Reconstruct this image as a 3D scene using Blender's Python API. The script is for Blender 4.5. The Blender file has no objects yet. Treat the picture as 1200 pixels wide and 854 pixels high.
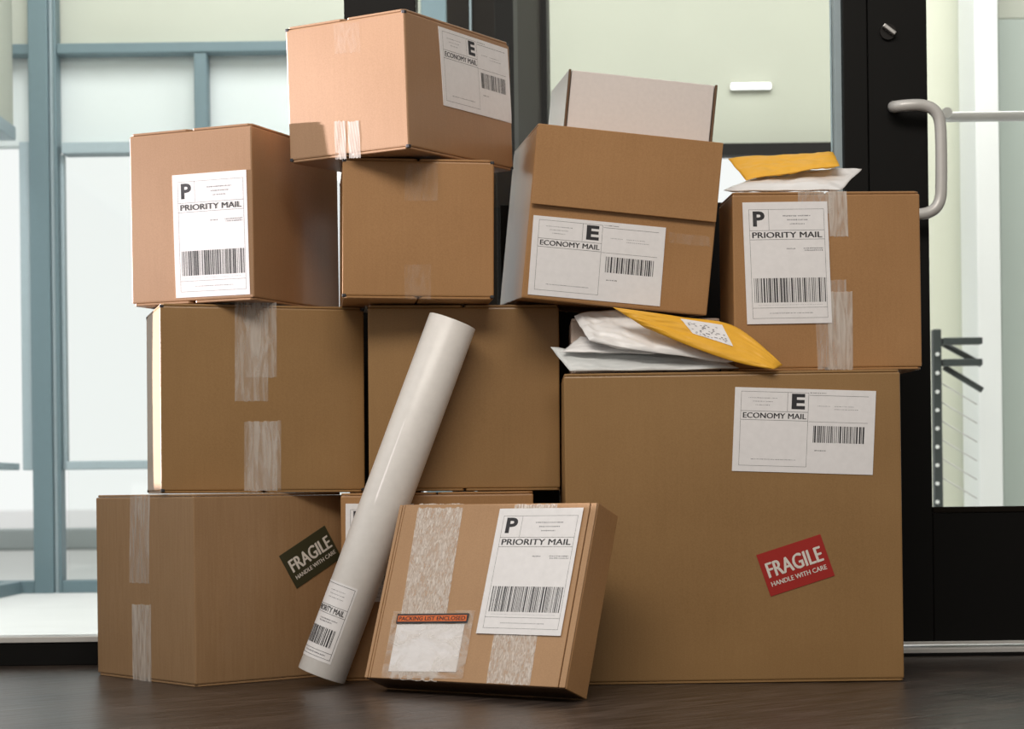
import bpy, bmesh, math, random
from mathutils import Vector, Matrix, noise
from mathutils.bvhtree import BVHTree
R = math.radians
C = bpy.context.scene.collection
sc = bpy.context.scene

# ------------------------------------------------------------------ camera
F, CX, CY, ROLL, CAM_H = 2300.0, 600.0, 577.0, .012, .36
cam = bpy.data.cameras.new('camera'); co = bpy.data.objects.new('camera', cam); C.objects.link(co)
cam.sensor_width = 36; cam.lens = F/1200*36; cam.shift_y = (CY-427)/1200
co.location = (0, 0, CAM_H)
co.rotation_euler = (Matrix.Rotation(R(90), 4, 'X') @ Matrix.Rotation(-ROLL, 4, 'Z')).to_euler()
cam.clip_end = 200
cam.dof.use_dof = True; cam.dof.focus_distance = 3.66; cam.dof.aperture_fstop = 7.0
sc.camera = co

# ------------------------------------------------------------------ world, sun, lamp, fill light, exposure
sc.view_settings.view_transform = 'Standard'
sc.view_settings.look = 'None'
sc.view_settings.gamma = 1
sc.view_settings.use_curve_mapping = False
sc.view_settings.exposure = 0
W = bpy.data.worlds.new('world'); sc.world = W; W.use_nodes = True
nt = W.node_tree; bg = nt.nodes['Background']
tc = nt.nodes.new('ShaderNodeTexCoord'); sp = nt.nodes.new('ShaderNodeSeparateXYZ')
rp = nt.nodes.new('ShaderNodeValToRGB')
nt.links.new(tc.outputs['Generated'], sp.inputs[0])
mr = nt.nodes.new('ShaderNodeMapRange'); mr.inputs[1].default_value = -1; mr.inputs[2].default_value = 1
my = nt.nodes.new('ShaderNodeMath'); my.operation = 'MULTIPLY'; my.inputs[1].default_value = .8; nt.links.new(sp.outputs['Y'], my.inputs[0])
mx_ = nt.nodes.new('ShaderNodeMath'); mx_.operation = 'MULTIPLY_ADD'; mx_.inputs[1].default_value = -.55; nt.links.new(sp.outputs['X'], mx_.inputs[0])
nt.links.new(my.outputs[0], mx_.inputs[2]); nt.links.new(mx_.outputs[0], mr.inputs[0]); nt.links.new(mr.outputs[0], rp.inputs[0])
rp.color_ramp.elements[0].position = .30; rp.color_ramp.elements[0].color = (.30, .28, .25, 1)
rp.color_ramp.elements[1].position = .66; rp.color_ramp.elements[1].color = (1.0, 1.01, 1.0, 1)
nt.links.new(rp.outputs[0], bg.inputs[0]); bg.inputs[1].default_value = 1.0

SUN_FROM = Vector((-1, .28, .045)).normalized()
sun = bpy.data.lights.new('sun', 'SUN'); sun.energy = 15.0; sun.angle = R(.9); sun.color = (1, .91, .95)
so = bpy.data.objects.new('sun', sun); C.objects.link(so)
so.rotation_euler = SUN_FROM.to_track_quat('Z', 'Y').to_euler(); so.location = (-3, 4, 2)

def area(name, loc, target, sx, sy, power, col):
    l = bpy.data.lights.new(name, 'AREA'); l.shape = 'RECTANGLE'; l.size = sx; l.size_y = sy
    l.energy = power; l.color = col
    o = bpy.data.objects.new(name, l); C.objects.link(o); o.location = loc
    o.rotation_euler = (Vector(loc)-Vector(target)).to_track_quat('Z', 'Y').to_euler()
    return o
area('ceiling_lamp_light', (-.45, 1.0, 2.95), (0, 3.75, .9), 2.6, .9, 78, (1, .93, .84))

area('vestibule_fill_light', (-.4, 5.4, 3.3), (-.4, 6.6, .6), 5.5, 1.6, 175, (1, .99, .97))  # unseen fill added to brighten the vestibule walls and frames

# ------------------------------------------------------------------ camera geometry helper: a pixel of the photo as a ray
def ray(px, py):
    a = (px-CX)/F; b = -(py-CY)/F; c, s = math.cos(ROLL), math.sin(ROLL)
    return Vector((a*c+b*s, 1, -a*s+b*c))
def at(px, py, Y):
    d = ray(px, py)*Y
    return Vector((d.x, Y, d.z+CAM_H))

# ------------------------------------------------------------------ materials
def new_mat(name):
    m = bpy.data.materials.new(name); m.use_nodes = True
    return m, m.node_tree, m.node_tree.nodes['Principled BSDF']
def plain(name, col, rough=.5, metal=0, spec=.5, emit=None, bump=0, bscale=60):
    m, n, p = new_mat(name)
    p.inputs['Base Color'].default_value = (*col, 1); p.inputs['Roughness'].default_value = rough
    p.inputs['Metallic'].default_value = metal; p.inputs['Specular IOR Level'].default_value = spec
    if emit: p.inputs['Emission Color'].default_value = (*col, 1); p.inputs['Emission Strength'].default_value = emit
    t = n.nodes.new('ShaderNodeTexCoord')
    no = n.nodes.new('ShaderNodeTexNoise'); no.inputs['Scale'].default_value = bscale; no.inputs['Detail'].default_value = 3
    n.links.new(t.outputs['Object'], no.inputs['Vector'])
    mx = n.nodes.new('ShaderNodeMix'); mx.data_type = 'RGBA'
    mx.inputs[6].default_value = (*[c*.93 for c in col], 1); mx.inputs[7].default_value = (*[min(1, c*1.06) for c in col], 1)
    n.links.new(no.outputs[0], mx.inputs[0]); n.links.new(mx.outputs[2], p.inputs['Base Color'])
    if bump:
        b = n.nodes.new('ShaderNodeBump'); b.inputs['Strength'].default_value = bump; b.inputs['Distance'].default_value = .002
        n.links.new(no.outputs[0], b.inputs['Height']); n.links.new(b.outputs[0], p.inputs['Normal'])
    return m
def cardboard(name, col, rough=.6, spec=.35, streak=.35):
    m, n, p = new_mat(name); L = n.links
    t = n.nodes.new('ShaderNodeTexCoord')
    g = n.nodes.new('ShaderNodeTexNoise'); g.inputs['Scale'].default_value = 380; g.inputs['Detail'].default_value = 2
    L.new(t.outputs['Object'], g.inputs['Vector'])
    mp = n.nodes.new('ShaderNodeMapping'); mp.inputs['Scale'].default_value = (1, 1, .06); L.new(t.outputs['Object'], mp.inputs[0])
    f = n.nodes.new('ShaderNodeTexNoise'); f.inputs['Scale'].default_value = 170; f.inputs['Detail'].default_value = 2
    L.new(mp.outputs[0], f.inputs['Vector'])
    big = n.nodes.new('ShaderNodeTexNoise'); big.inputs['Scale'].default_value = 5; big.inputs['Detail'].default_value = 3
    L.new(t.outputs['Object'], big.inputs['Vector'])
    a1 = n.nodes.new('ShaderNodeMath'); a1.operation = 'MULTIPLY_ADD'; L.new(f.outputs[0], a1.inputs[0]); a1.inputs[1].default_value = streak; L.new(g.outputs[0], a1.inputs[2])
    a2 = n.nodes.new('ShaderNodeMath'); a2.operation = 'ADD'; L.new(a1.outputs[0], a2.inputs[0]); L.new(big.outputs[0], a2.inputs[1])
    r = n.nodes.new('ShaderNodeMapRange'); r.inputs[1].default_value = .55+.35*streak; r.inputs[2].default_value = 1.45+.65*streak; L.new(a2.outputs[0], r.inputs[0])
    mx = n.nodes.new('ShaderNodeMix'); mx.data_type = 'RGBA'
    mx.inputs[6].default_value = (col[0]*.86, col[1]*.83, col[2]*.78, 1); mx.inputs[7].default_value = (col[0]*1.12, col[1]*1.14, col[2]*1.18, 1)
    L.new(r.outputs[0], mx.inputs[0]); L.new(mx.outputs[2], p.inputs['Base Color'])
    b = n.nodes.new('ShaderNodeBump'); b.inputs['Strength'].default_value = .18; b.inputs['Distance'].default_value = .0006
    L.new(a1.outputs[0], b.inputs['Height']); L.new(b.outputs[0], p.inputs['Normal'])
    p.inputs['Roughness'].default_value = rough; p.inputs['Specular IOR Level'].default_value = spec
    p.inputs['Coat Weight'].default_value = .45; p.inputs['Coat Roughness'].default_value = .25
    return m
KRAFT_RIBBED = cardboard('ribbed_kraft_cardboard', (.345, .205, .10), streak=1.2)
KRAFT = cardboard('kraft_cardboard', (.40, .208, .080))
KRAFT_DULL = cardboard('dull_kraft_cardboard', (.315, .176, .064))
KRAFT_LIGHT = cardboard('light_kraft_cardboard', (.46, .265, .13))
KRAFT_ROSE = cardboard('rosy_kraft_cardboard', (.40, .225, .115), .5, .5)
KRAFT_PALE = cardboard('pale_card', (.62, .50, .43))
BROWN_EDGE = cardboard('brown_board_edge', (.13, .07, .035))
WHITE_BOARD = plain('white_card', (.74, .68, .655), .55, bump=.05, bscale=120)
WHITE_BOARD.node_tree.nodes['Principled BSDF'].inputs['Coat Weight'].default_value = .6
WHITE_BOARD.node_tree.nodes['Principled BSDF'].inputs['Coat Roughness'].default_value = .2
PAPER = plain('label_paper', (.88, .86, .87), .55, bump=.05, bscale=90)
INK = plain('label_ink', (.028, .027, .032), .6)
INK_SOFT = plain('grey_ink', (.22, .21, .23), .6)
RED = plain('red_sticker', (.40, .022, .017), .4)
DARKGREEN = plain('dark_green_sticker', (.045, .045, .022), .4)
STICKER_WHITE = plain('sticker_lettering', (.78, .74, .68), .5)
ORANGE = plain('orange_strip', (.75, .15, .02), .35)
POLY = plain('white_poly_film', (.84, .83, .83), .32, bump=.5, bscale=28)
POLY_GREY = plain('grey_poly_film', (.66, .68, .68), .35, bump=.5, bscale=30)
YELLOW = plain('yellow_padded_paper', (.88, .46, .035), .5, bump=.35, bscale=40)
TUBE_WHITE = plain('white_tube_paper', (.84, .81, .78), .34, bump=.03)
BLACK_METAL = plain('black_anodised_metal', (.0065, .0062, .0058), .5, spec=.15)
BLACK_GLOSS = plain('black_gloss_metal', (.012, .010, .009), .35, spec=.3)
SATIN = plain('satin_metal', (.66, .65, .63), .35, metal=.15)
CHROME = plain('brushed_steel', (.72, .71, .70), .3, metal=.9)
TEAL = plain('hazed_blue_grey_aluminium', (.14, .215, .245), .5)  # the haze of the glass is mixed into this frame colour
TEAL_PALE = plain('pale_blue_grey_aluminium', (.37, .46, .50), .5)
RAILMETAL = plain('dark_grey_railing_metal', (.035, .048, .046), .5)
PALE_PANEL = plain('pale_green_grey_panel', (.56, .585, .505), .8, bscale=2)
PALE_WARM = plain('pale_warm_panel', (.49, .51, .425), .8, bscale=2)
PALE_BLUE_PANEL = plain('pale_blue_white_panel', (.74, .80, .80), .8, bscale=2)
CREAM = plain('cream_wall_paint', (.68, .69, .57), .8, bscale=2)
WHITEPAINT = plain('white_wall_paint', (.86, .88, .86), .8, bscale=2)
GREYGREEN = plain('grey_green_wall', (.50, .57, .52), .7, bscale=1.5)
BROWN_DARK = plain('dark_brown_panel', (.012, .009, .0065), .6, spec=.1, bscale=3)
CONCRETE = plain('pale_concrete', (.74, .76, .755), .7, bscale=4)
CURBMAT = plain('grey_curb', (.60, .68, .71), .8, bscale=4)
REFLECTION_GLOW = plain('reflection_glow', (1, 1, 1), .5, emit=3.0)  # glow of the strip that imitates a reflection in the glass

def tape_mat(name, alpha_lo, alpha_hi, scale=(1, 1, 1), crinkle=True):
    m, n, p = new_mat(name); L = n.links
    p.inputs['Base Color'].default_value = (.86, .80, .74, 1); p.inputs['Roughness'].default_value = .22
    t = n.nodes.new('ShaderNodeTexCoord'); mp = n.nodes.new('ShaderNodeMapping'); mp.inputs['Scale'].default_value = scale
    L.new(t.outputs['Object'], mp.inputs[0])
    no = n.nodes.new('ShaderNodeTexNoise'); no.inputs['Scale'].default_value = 90; no.inputs['Detail'].default_value = 4
    no.inputs['Distortion'].default_value = 1.2
    L.new(mp.outputs[0], no.inputs['Vector'])
    r = n.nodes.new('ShaderNodeMapRange'); r.inputs[1].default_value = .38; r.inputs[2].default_value = .66
    r.inputs[3].default_value = alpha_lo; r.inputs[4].default_value = alpha_hi
    L.new(no.outputs[0], r.inputs[0]); L.new(r.outputs[0], p.inputs['Alpha'])
    b = n.nodes.new('ShaderNodeBump'); b.inputs['Strength'].default_value = .5; b.inputs['Distance'].default_value = .001
    L.new(no.outputs[0], b.inputs['Height']); L.new(b.outputs[0], p.inputs['Normal'])
    return m
TAPE = tape_mat('clear_tape', .16, .42, (1, 1, .12))
TAPE_STRONG = tape_mat('whitish_tape', .30, .62, (1, 1, .12))
TAPE_FAINT = tape_mat('faint_tape', .03, .12, (1, 1, .3))
TAPE_SCRATCH = tape_mat('scratched_tape', .30, .78, (2.6, 2.6, .8))
PLASTIC = tape_mat('clear_plastic_pouch', .05, .40, (.25, .25, .4))

def glass_mat():
    m = bpy.data.materials.new('window_glass'); m.use_nodes = True; n = m.node_tree; n.nodes.clear()
    o = n.nodes.new('ShaderNodeOutputMaterial'); tr = n.nodes.new('ShaderNodeBsdfTransparent'); gl = n.nodes.new('ShaderNodeBsdfGlossy')
    tr.inputs[0].default_value = (.99, 1, .995, 1); gl.inputs['Roughness'].default_value = .02
    fr = n.nodes.new('ShaderNodeFresnel'); fr.inputs[0].default_value = 1.45
    mx = n.nodes.new('ShaderNodeMixShader'); n.links.new(fr.outputs[0], mx.inputs[0])
    n.links.new(tr.outputs[0], mx.inputs[1]); n.links.new(gl.outputs[0], mx.inputs[2]); n.links.new(mx.outputs[0], o.inputs[0])
    return m
GLASS = glass_mat()

def floor_mat():
    m, n, p = new_mat('dark_wood_floor'); L = n.links
    t = n.nodes.new('ShaderNodeTexCoord')
    rt = n.nodes.new('ShaderNodeMapping'); rt.inputs['Rotation'].default_value = (0, 0, R(-38)); L.new(t.outputs['Object'], rt.inputs[0])
    br = n.nodes.new('ShaderNodeTexBrick'); br.inputs['Scale'].default_value = 1; br.inputs['Brick Width'].default_value = 1.2
    br.inputs['Row Height'].default_value = .14; br.inputs['Mortar Size'].default_value = .0016
    br.inputs['Color1'].default_value = (.026, .019, .016, 1); br.inputs['Color2'].default_value = (.043, .032, .027, 1)
    br.inputs['Mortar'].default_value = (.008, .007, .006, 1)
    L.new(rt.outputs[0], br.inputs['Vector'])
    mp = n.nodes.new('ShaderNodeMapping'); mp.inputs['Scale'].default_value = (2.5, 26, 1); L.new(rt.outputs[0], mp.inputs[0])
    g = n.nodes.new('ShaderNodeTexNoise'); g.inputs['Scale'].default_value = 3; g.inputs['Detail'].default_value = 5
    L.new(mp.outputs[0], g.inputs['Vector'])
    mx = n.nodes.new('ShaderNodeMix'); mx.data_type = 'RGBA'; mx.blend_type = 'MULTIPLY'; mx.inputs[0].default_value = .95
    cr = n.nodes.new('ShaderNodeValToRGB'); cr.color_ramp.elements[0].color = (.15, .15, .15, 1); cr.color_ramp.elements[1].color = (2.4, 2.3, 2.2, 1)
    cr.color_ramp.elements[0].position = .3; cr.color_ramp.elements[1].position = .7
    L.new(g.outputs[0], cr.inputs[0]); L.new(br.outputs[0], mx.inputs[6]); L.new(cr.outputs[0], mx.inputs[7])
    L.new(mx.outputs[2], p.inputs['Base Color'])
    rr = n.nodes.new('ShaderNodeMapRange'); rr.inputs[3].default_value = .20; rr.inputs[4].default_value = .48; L.new(g.outputs[0], rr.inputs[0])
    L.new(rr.outputs[0], p.inputs['Roughness']); p.inputs['Specular IOR Level'].default_value = .5
    b = n.nodes.new('ShaderNodeBump'); b.inputs['Strength'].default_value = .6; b.inputs['Distance'].default_value = .003
    L.new(g.outputs[0], b.inputs['Height']); L.new(b.outputs[0], p.inputs['Normal'])
    return m
FLOOR = floor_mat()

# ------------------------------------------------------------------ mesh helpers
def link(name, bm, mats, parent=None, smooth=False):
    me = bpy.data.meshes.new(name); bm.normal_update(); bm.to_mesh(me); bm.free()
    for m in (mats if isinstance(mats, (list, tuple)) else [mats]): me.materials.append(m)
    if smooth:
        for f in me.polygons: f.use_smooth = True
    o = bpy.data.objects.new(name, me); C.objects.link(o)
    if parent: o.parent = parent
    return o
def tag(o, label, cat, group=None, kind=None):
    o['label'] = label; o['category'] = cat
    if group: o['group'] = group
    if kind: o['kind'] = kind
    return o
def empty(name, M):
    o = bpy.data.objects.new(name, None); C.objects.link(o); o.matrix_world = M; o.empty_display_size = .05
    return o
def add_box(bm, lo, hi, bevel=0, mi=0, seg=2):
    b = bmesh.new(); bmesh.ops.create_cube(b, size=1)
    s = [hi[i]-lo[i] for i in range(3)]; c = [(hi[i]+lo[i])/2 for i in range(3)]
    for v in b.verts: v.co = Vector([v.co[i]*s[i]+c[i] for i in range(3)])
    if bevel: bmesh.ops.bevel(b, geom=list(b.edges), offset=bevel, segments=seg, affect='EDGES', profile=.5)
    for f in b.faces: f.material_index = mi
    merge(bm, b)
def merge(bm, b, M=None):
    if M is not None: bmesh.ops.transform(b, matrix=M, verts=b.verts)
    me = bpy.data.meshes.new('tmp'); b.to_mesh(me); b.free(); bm.from_mesh(me); bpy.data.meshes.remove(me)
def add_tube(bm, pts, r, seg=14, mi=0, cap=True):
    pts = [Vector(p) for p in pts]; rings = []; up = None
    for i, p in enumerate(pts):
        t = (pts[min(i+1, len(pts)-1)]-pts[max(i-1, 0)]).normalized()
        if up is None:
            up = t.orthogonal().normalized()
        up = (up-t*up.dot(t)).normalized(); w = t.cross(up)
        rings.append([bm.verts.new(p+(up*math.cos(a)+w*math.sin(a))*r) for a in [2*math.pi*k/seg for k in range(seg)]])
    for a, b in zip(rings, rings[1:]):
        for k in range(seg):
            f = bm.faces.new((a[k], a[(k+1) % seg], b[(k+1) % seg], b[k])); f.material_index = mi; f.smooth = True
    if cap:
        bm.faces.new(rings[0][::-1]).material_index = mi; bm.faces.new(rings[-1]).material_index = mi
def box_obj(name, lo, hi, mat, bevel=.002, parent=None):
    bm = bmesh.new(); add_box(bm, lo, hi, bevel); return link(name, bm, mat, parent)
def pose(x, y, z, yaw, pit, rol):
    return Matrix.Translation((x, y, z)) @ Matrix.Rotation(R(yaw), 4, 'Z') @ Matrix.Rotation(R(rol), 4, 'Y') @ Matrix.Rotation(R(pit), 4, 'X')

def puffed(w, d, h, z0, z1, bulge, seed, bev=.003, n=14):
    """a cardboard shell: bevelled box whose walls bow out slightly"""
    bm = bmesh.new(); bmesh.ops.create_cube(bm, size=1)
    for v in bm.verts: v.co = Vector(((v.co.x+.5)*w, (v.co.y+.5)*d, z0+(v.co.z+.5)*(z1-z0)))
    bmesh.ops.bevel(bm, geom=list(bm.edges), offset=bev, segments=2, affect='EDGES', profile=.6)
    for ax, L in ((0, w), (1, d), (2, z1-z0)):
        for k in range(1, n):
            pc = Vector((0, 0, z0)); pc[ax] += L*k/n; no = Vector((0, 0, 0)); no[ax] = 1
            bmesh.ops.bisect_plane(bm, geom=bm.verts[:]+bm.edges[:]+bm.faces[:], plane_co=pc, plane_no=no)
    for v in bm.verts:
        u, q, s = v.co.x/w*2-1, v.co.y/d*2-1, (v.co.z-z0)/(z1-z0)*2-1
        nz = noise.noise(v.co*6+Vector((seed*7.3, 0, 0)))*.6
        if abs(u) > .985: v.co.x += math.copysign((bulge*(1+nz))*(1-q*q)*(1-s*s), u)
        if abs(q) > .985: v.co.y += math.copysign((bulge*(1+nz))*(1-u*u)*(1-s*s), q)
    return bm
def slab(x0, x1, y0, y1, z0, z1, notch):
    """flap: thin slab with cut corners"""
    bm = bmesh.new(); c = notch
    p = [(x0+c, y0), (x1-c, y0), (x1, y0+c), (x1, y1-c), (x1-c, y1), (x0+c, y1), (x0, y1-c), (x0, y0+c)]
    lo = [bm.verts.new((a, b, z0)) for a, b in p]; hi = [bm.verts.new((a, b, z1)) for a, b in p]
    bm.faces.new(lo[::-1]); bm.faces.new(hi)
    for i in range(8): bm.faces.new((lo[i], lo[(i+1) % 8], hi[(i+1) % 8], hi[i]))
    bmesh.ops.bevel(bm, geom=list(bm.edges), offset=.0012, segments=1, affect='EDGES')
    return bm

class Carton:
    def __init__(s, M, w, d, h, label, mat=KRAFT, seam='y', bulge=.002, seed=1, group='stacked cardboard parcels', flap_notch=.007, holes=False):
        s.M, s.w, s.d, s.h, s.mat = M, w, d, h, mat
        s.root = empty('cardboard_box', M); tag(s.root, label, 'box', group)
        t = .005
        bb = puffed(w, d, h, t, h-t, bulge, seed)
        if holes:       # dark blocks for the shade in the openings where the flaps meet
            for cx in (0, w):
                for cy in (.0032, d-.0032):
                    for cz in (t+.0005, h-t-.0005):
                        sx = .0032 if cx == 0 else -.0032
                        add_box(bb, (cx+sx-.0038, cy-.0038, cz-.003), (cx+sx+.0038, cy+.0038, cz+.003), .0012, 1)
        b = link('body', bb, [mat, INK], s.root)
        for zz in (0, 1):
            z0, z1 = (h-t+.0002, h) if zz else (0, t-.0002)
            if seam == 'y': rc = [(.001, w/2-.0015, .001, d-.001), (w/2+.0015, w-.001, .001, d-.001)]
            else: rc = [(.001, w-.001, .001, d/2-.0015), (.001, w-.001, d/2+.0015, d-.001)]
            for (a, b2, c, e) in rc:
                link('flap', slab(a, b2, c, e, z0, z1, flap_notch), mat, s.root)
    # faces: 'front' (y=0), 'left' (x=0), 'right' (x=w), local frame (origin, u, v, n)
    def face(s, which):
        if which == 'front': return Vector((0, 0, 0)), Vector((1, 0, 0)), Vector((0, 0, 1)), Vector((0, -1, 0))
        if which == 'left': return Vector((0, s.d, 0)), Vector((0, -1, 0)), Vector((0, 0, 1)), Vector((-1, 0, 0))
        if which == 'right': return Vector((s.w, 0, 0)), Vector((0, 1, 0)), Vector((0, 0, 1)), Vector((1, 0, 0))
    def hit(s, which, px, py):
        o, u, v, n = s.face(which); Mi = s.M.inverted()
        ro = Mi @ Vector((0, 0, CAM_H)); rd = Mi.to_3x3() @ ray(px, py)
        t = (o-ro).dot(n)/rd.dot(n); return ro+rd*t
    def frame(s, which, TL, TR, BL, BR=None, lift=.0012, square=False):
        """matrix mapping (0..1, 0..1, height) on a patch of that face; size in metres returned"""
        o, u, v, n = s.face(which)
        a, b, c = (s.hit(which, *p) for p in (TL, TR, BL))
        if BR:
            e = s.hit(which, *BR); ex = ((b-a)+(e-c))/2; ey = ((a-c)+(b-e))/2; org = (a+b+c+e)/4-ex/2-ey/2
        else: ex = b-a; ey = a-c; org = c
        if square:
            ctr = org+ex/2+ey/2; lx, ly = ex.length, ey.length
            hx = (ex.normalized()+(-n).cross(ey).normalized()*-1)
            hx = ex.normalized(); hy = n.cross(hx).normalized()
            if hy.dot(ey) < 0: hy = -hy
            mid = (ey.normalized()-hy); hy = (hy+mid/2).normalized(); hx = hx-hy*hx.dot(hy); hx.normalize()
            ex, ey = hx*lx, hy*ly; org = ctr-ex/2-ey/2
        M = Matrix.Identity(4)
        M.col[0] = (*ex.normalized(), 0); M.col[1] = (*ey.normalized(), 0); M.col[2] = (*n, 0); M.col[3] = (*(org+n*lift), 1)
        return M, ex.length, ey.length

def conform(bm, M, box, nx=10, ny=10):
    """cut a flat sheet (face space) into a grid and lay it on the box wall, keeping each vertex's own height"""
    bms = bmesh.new()
    for ch in box.root.children:
        if ch.name.split('.')[0] in ('body', 'lid', 'tray', 'front_edge'):
            t = bmesh.new(); t.from_mesh(ch.data); bmesh.ops.translate(t, vec=ch.location, verts=t.verts); merge(bms, t)
    bv = BVHTree.FromBMesh(bms); bms.free()
    xs = [v.co.x for v in bm.verts]; ys = [v.co.y for v in bm.verts]
    for ax, lo, hi, n in ((0, min(xs), max(xs), nx), (1, min(ys), max(ys), ny)):
        for k in range(1, n):
            pc = Vector((0, 0, 0)); pc[ax] = lo+(hi-lo)*k/n; no = Vector((0, 0, 0)); no[ax] = 1
            bmesh.ops.bisect_plane(bm, geom=bm.verts[:]+bm.edges[:]+bm.faces[:], plane_co=pc, plane_no=no)
    Mi = M.inverted(); n = (M.to_3x3() @ Vector((0, 0, 1))).normalized()
    base = M.copy(); lift = None
    for v in bm.verts:
        p = M @ Vector((v.co.x, v.co.y, 0)); h = bv.ray_cast(p+n*.02, -n, .035)
        if h[0] is not None: v.co.z += (h[0]-p).dot(n)+box.LIFT
class _L: pass
Carton.LIFT = .0007

# ------------------------------------------------------------------ printing helpers (all in label space, metres)
_txt = {}
def text_bm(s, size, bold=0.0, italic=0.0):
    cu = bpy.data.curves.new('t', 'FONT'); cu.body = s; cu.size = 1; cu.offset = bold; cu.shear = italic
    cu.fill_mode = 'FRONT'; cu.resolution_u = 3
    o = bpy.data.objects.new('t', cu); C.objects.link(o)
    dg = bpy.context.evaluated_depsgraph_get(); me = bpy.data.meshes.new_from_object(o.evaluated_get(dg))
    b = bmesh.new(); b.from_mesh(me); bpy.data.objects.remove(o); bpy.data.curves.remove(cu); bpy.data.meshes.remove(me)
    xs = [v.co.x for v in b.verts]; ys = [v.co.y for v in b.verts]
    return b, min(xs), max(xs), min(ys), max(ys)
def put_text(bm, s, x0, y0, x1, y1, z=.0005, mi=1, bold=.01):
    """text stretched to fill a rectangle"""
    b, a0, a1, b0, b1 = text_bm(s, 1, bold if len(s) == 1 else 0)
    if len(s) > 1 and bold:      # heavier strokes: three copies a hair apart
        src = bmesh.new(); me = bpy.data.meshes.new('t'); b.to_mesh(me); src.free()
        for dx in ((.022, .044) if len(s) > 8 else (.022, .044, .066)):
            t = bmesh.new(); t.from_mesh(me); bmesh.ops.translate(t, vec=(dx, dx*.3, dx), verts=t.verts); merge(b, t)
        a1 += .044 if len(s) > 8 else .066; b1 += .013 if len(s) > 8 else .02; bpy.data.meshes.remove(me)
    for v in b.verts:
        v.co = Vector((x0+(v.co.x-a0)/(a1-a0)*(x1-x0), y0+(v.co.y-b0)/(b1-b0)*(y1-y0), z+v.co.z*.0035))
    for f in b.faces:
        f.material_index = mi
        if f.normal.z < 0: f.normal_flip()
    merge(bm, b)
def rect(bm, x0, y0, x1, y1, z=.0005, mi=1):
    f = bm.faces.new([bm.verts.new(p) for p in ((x0, y0, z), (x1, y0, z), (x1, y1, z), (x0, y1, z))]); f.material_index = mi
def outline(bm, x0, y0, x1, y1, t=.0005, mi=1):
    rect(bm, x0, y0, x1, y0+t, mi=mi); rect(bm, x0, y1-t, x1, y1, mi=mi); rect(bm, x0, y0, x0+t, y1, mi=mi); rect(bm, x1-t, y0, x1, y1, mi=mi)
def dashes(bm, x0, x1, y, rng, h=.0026, mi=2):
    x = x0
    while x < x1:
        w = rng.uniform(.0006, .0022); rect(bm, x, y-h*rng.uniform(.3, .5), min(x+w, x1), y+h*rng.uniform(.3, .5), mi=mi); x += w+rng.uniform(.0006, .0018)
def barcode(bm, x0, x1, y0, y1, rng, mi=1):
    x = x0
    while x < x1-.001:
        w = rng.choice([.0008, .0012, .0012, .0020, .0030]); rect(bm, x, y0, min(x1, x+w), y1, mi=mi); x += w+rng.choice([.0010, .0015, .0024])
def paper(bm, w, h, t=.0004):
    add_box(bm, (0, 0, -t), (w, h, t), 0, 0)
def priority_label(box, which, TL, TR, BL, BR, seed, lift=.0008):
    M, w, h = box.frame(which, TL, TR, BL, BR, 0); rng = random.Random(seed); bm = bmesh.new(); paper(bm, w, h)
    X = lambda a: a*w
    Y = lambda b: b*h
    rx = random.Random(seed)
    outline(bm, X(.07), Y(.045), X(.955), Y(.94))
    rect(bm, X(.07), Y(.765), X(.955), Y(.765)+.0006)
    rect(bm, X(.07), Y(.69), X(.955), Y(.69)+.0006)
    rect(bm, X(.30), Y(.77), X(.30)+.0005, Y(.94))
    put_text(bm, 'P', X(.115), Y(.80), X(.255), Y(.925), bold=.035)
    put_text(bm, 'PRIORITY MAIL', X(.10), Y(.705), X(.925), Y(.753), bold=.008)
    for i, (a, b) in enumerate(((.47, .80), (.52, .76), (.55, .72))): dashes(bm, X(a), X(b), Y(.885-.033*i), rng)
    dashes(bm, X(.50), X(.60), Y(.615), rng); dashes(bm, X(.70), X(.93), Y(.617), rng); dashes(bm, X(.71), X(.93), Y(.600), rng)
    barcode(bm, X(.10), X(.94), Y(.175), Y(.375), rng)
    dashes(bm, X(.14), X(.90), Y(.155), rng, .0006)
    rect(bm, X(.07), Y(.13), X(.955), Y(.13)+.0005)
    dashes(bm, X(.27), X(.78), Y(.087), rng, .0016)
    box.LIFT = lift; conform(bm, M, box)
    o = link('shipping_label', bm, [PAPER, INK, INK_SOFT], box.root); o.data.transform(M)
    o['label'] = 'white priority mail label with barcode'
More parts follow.
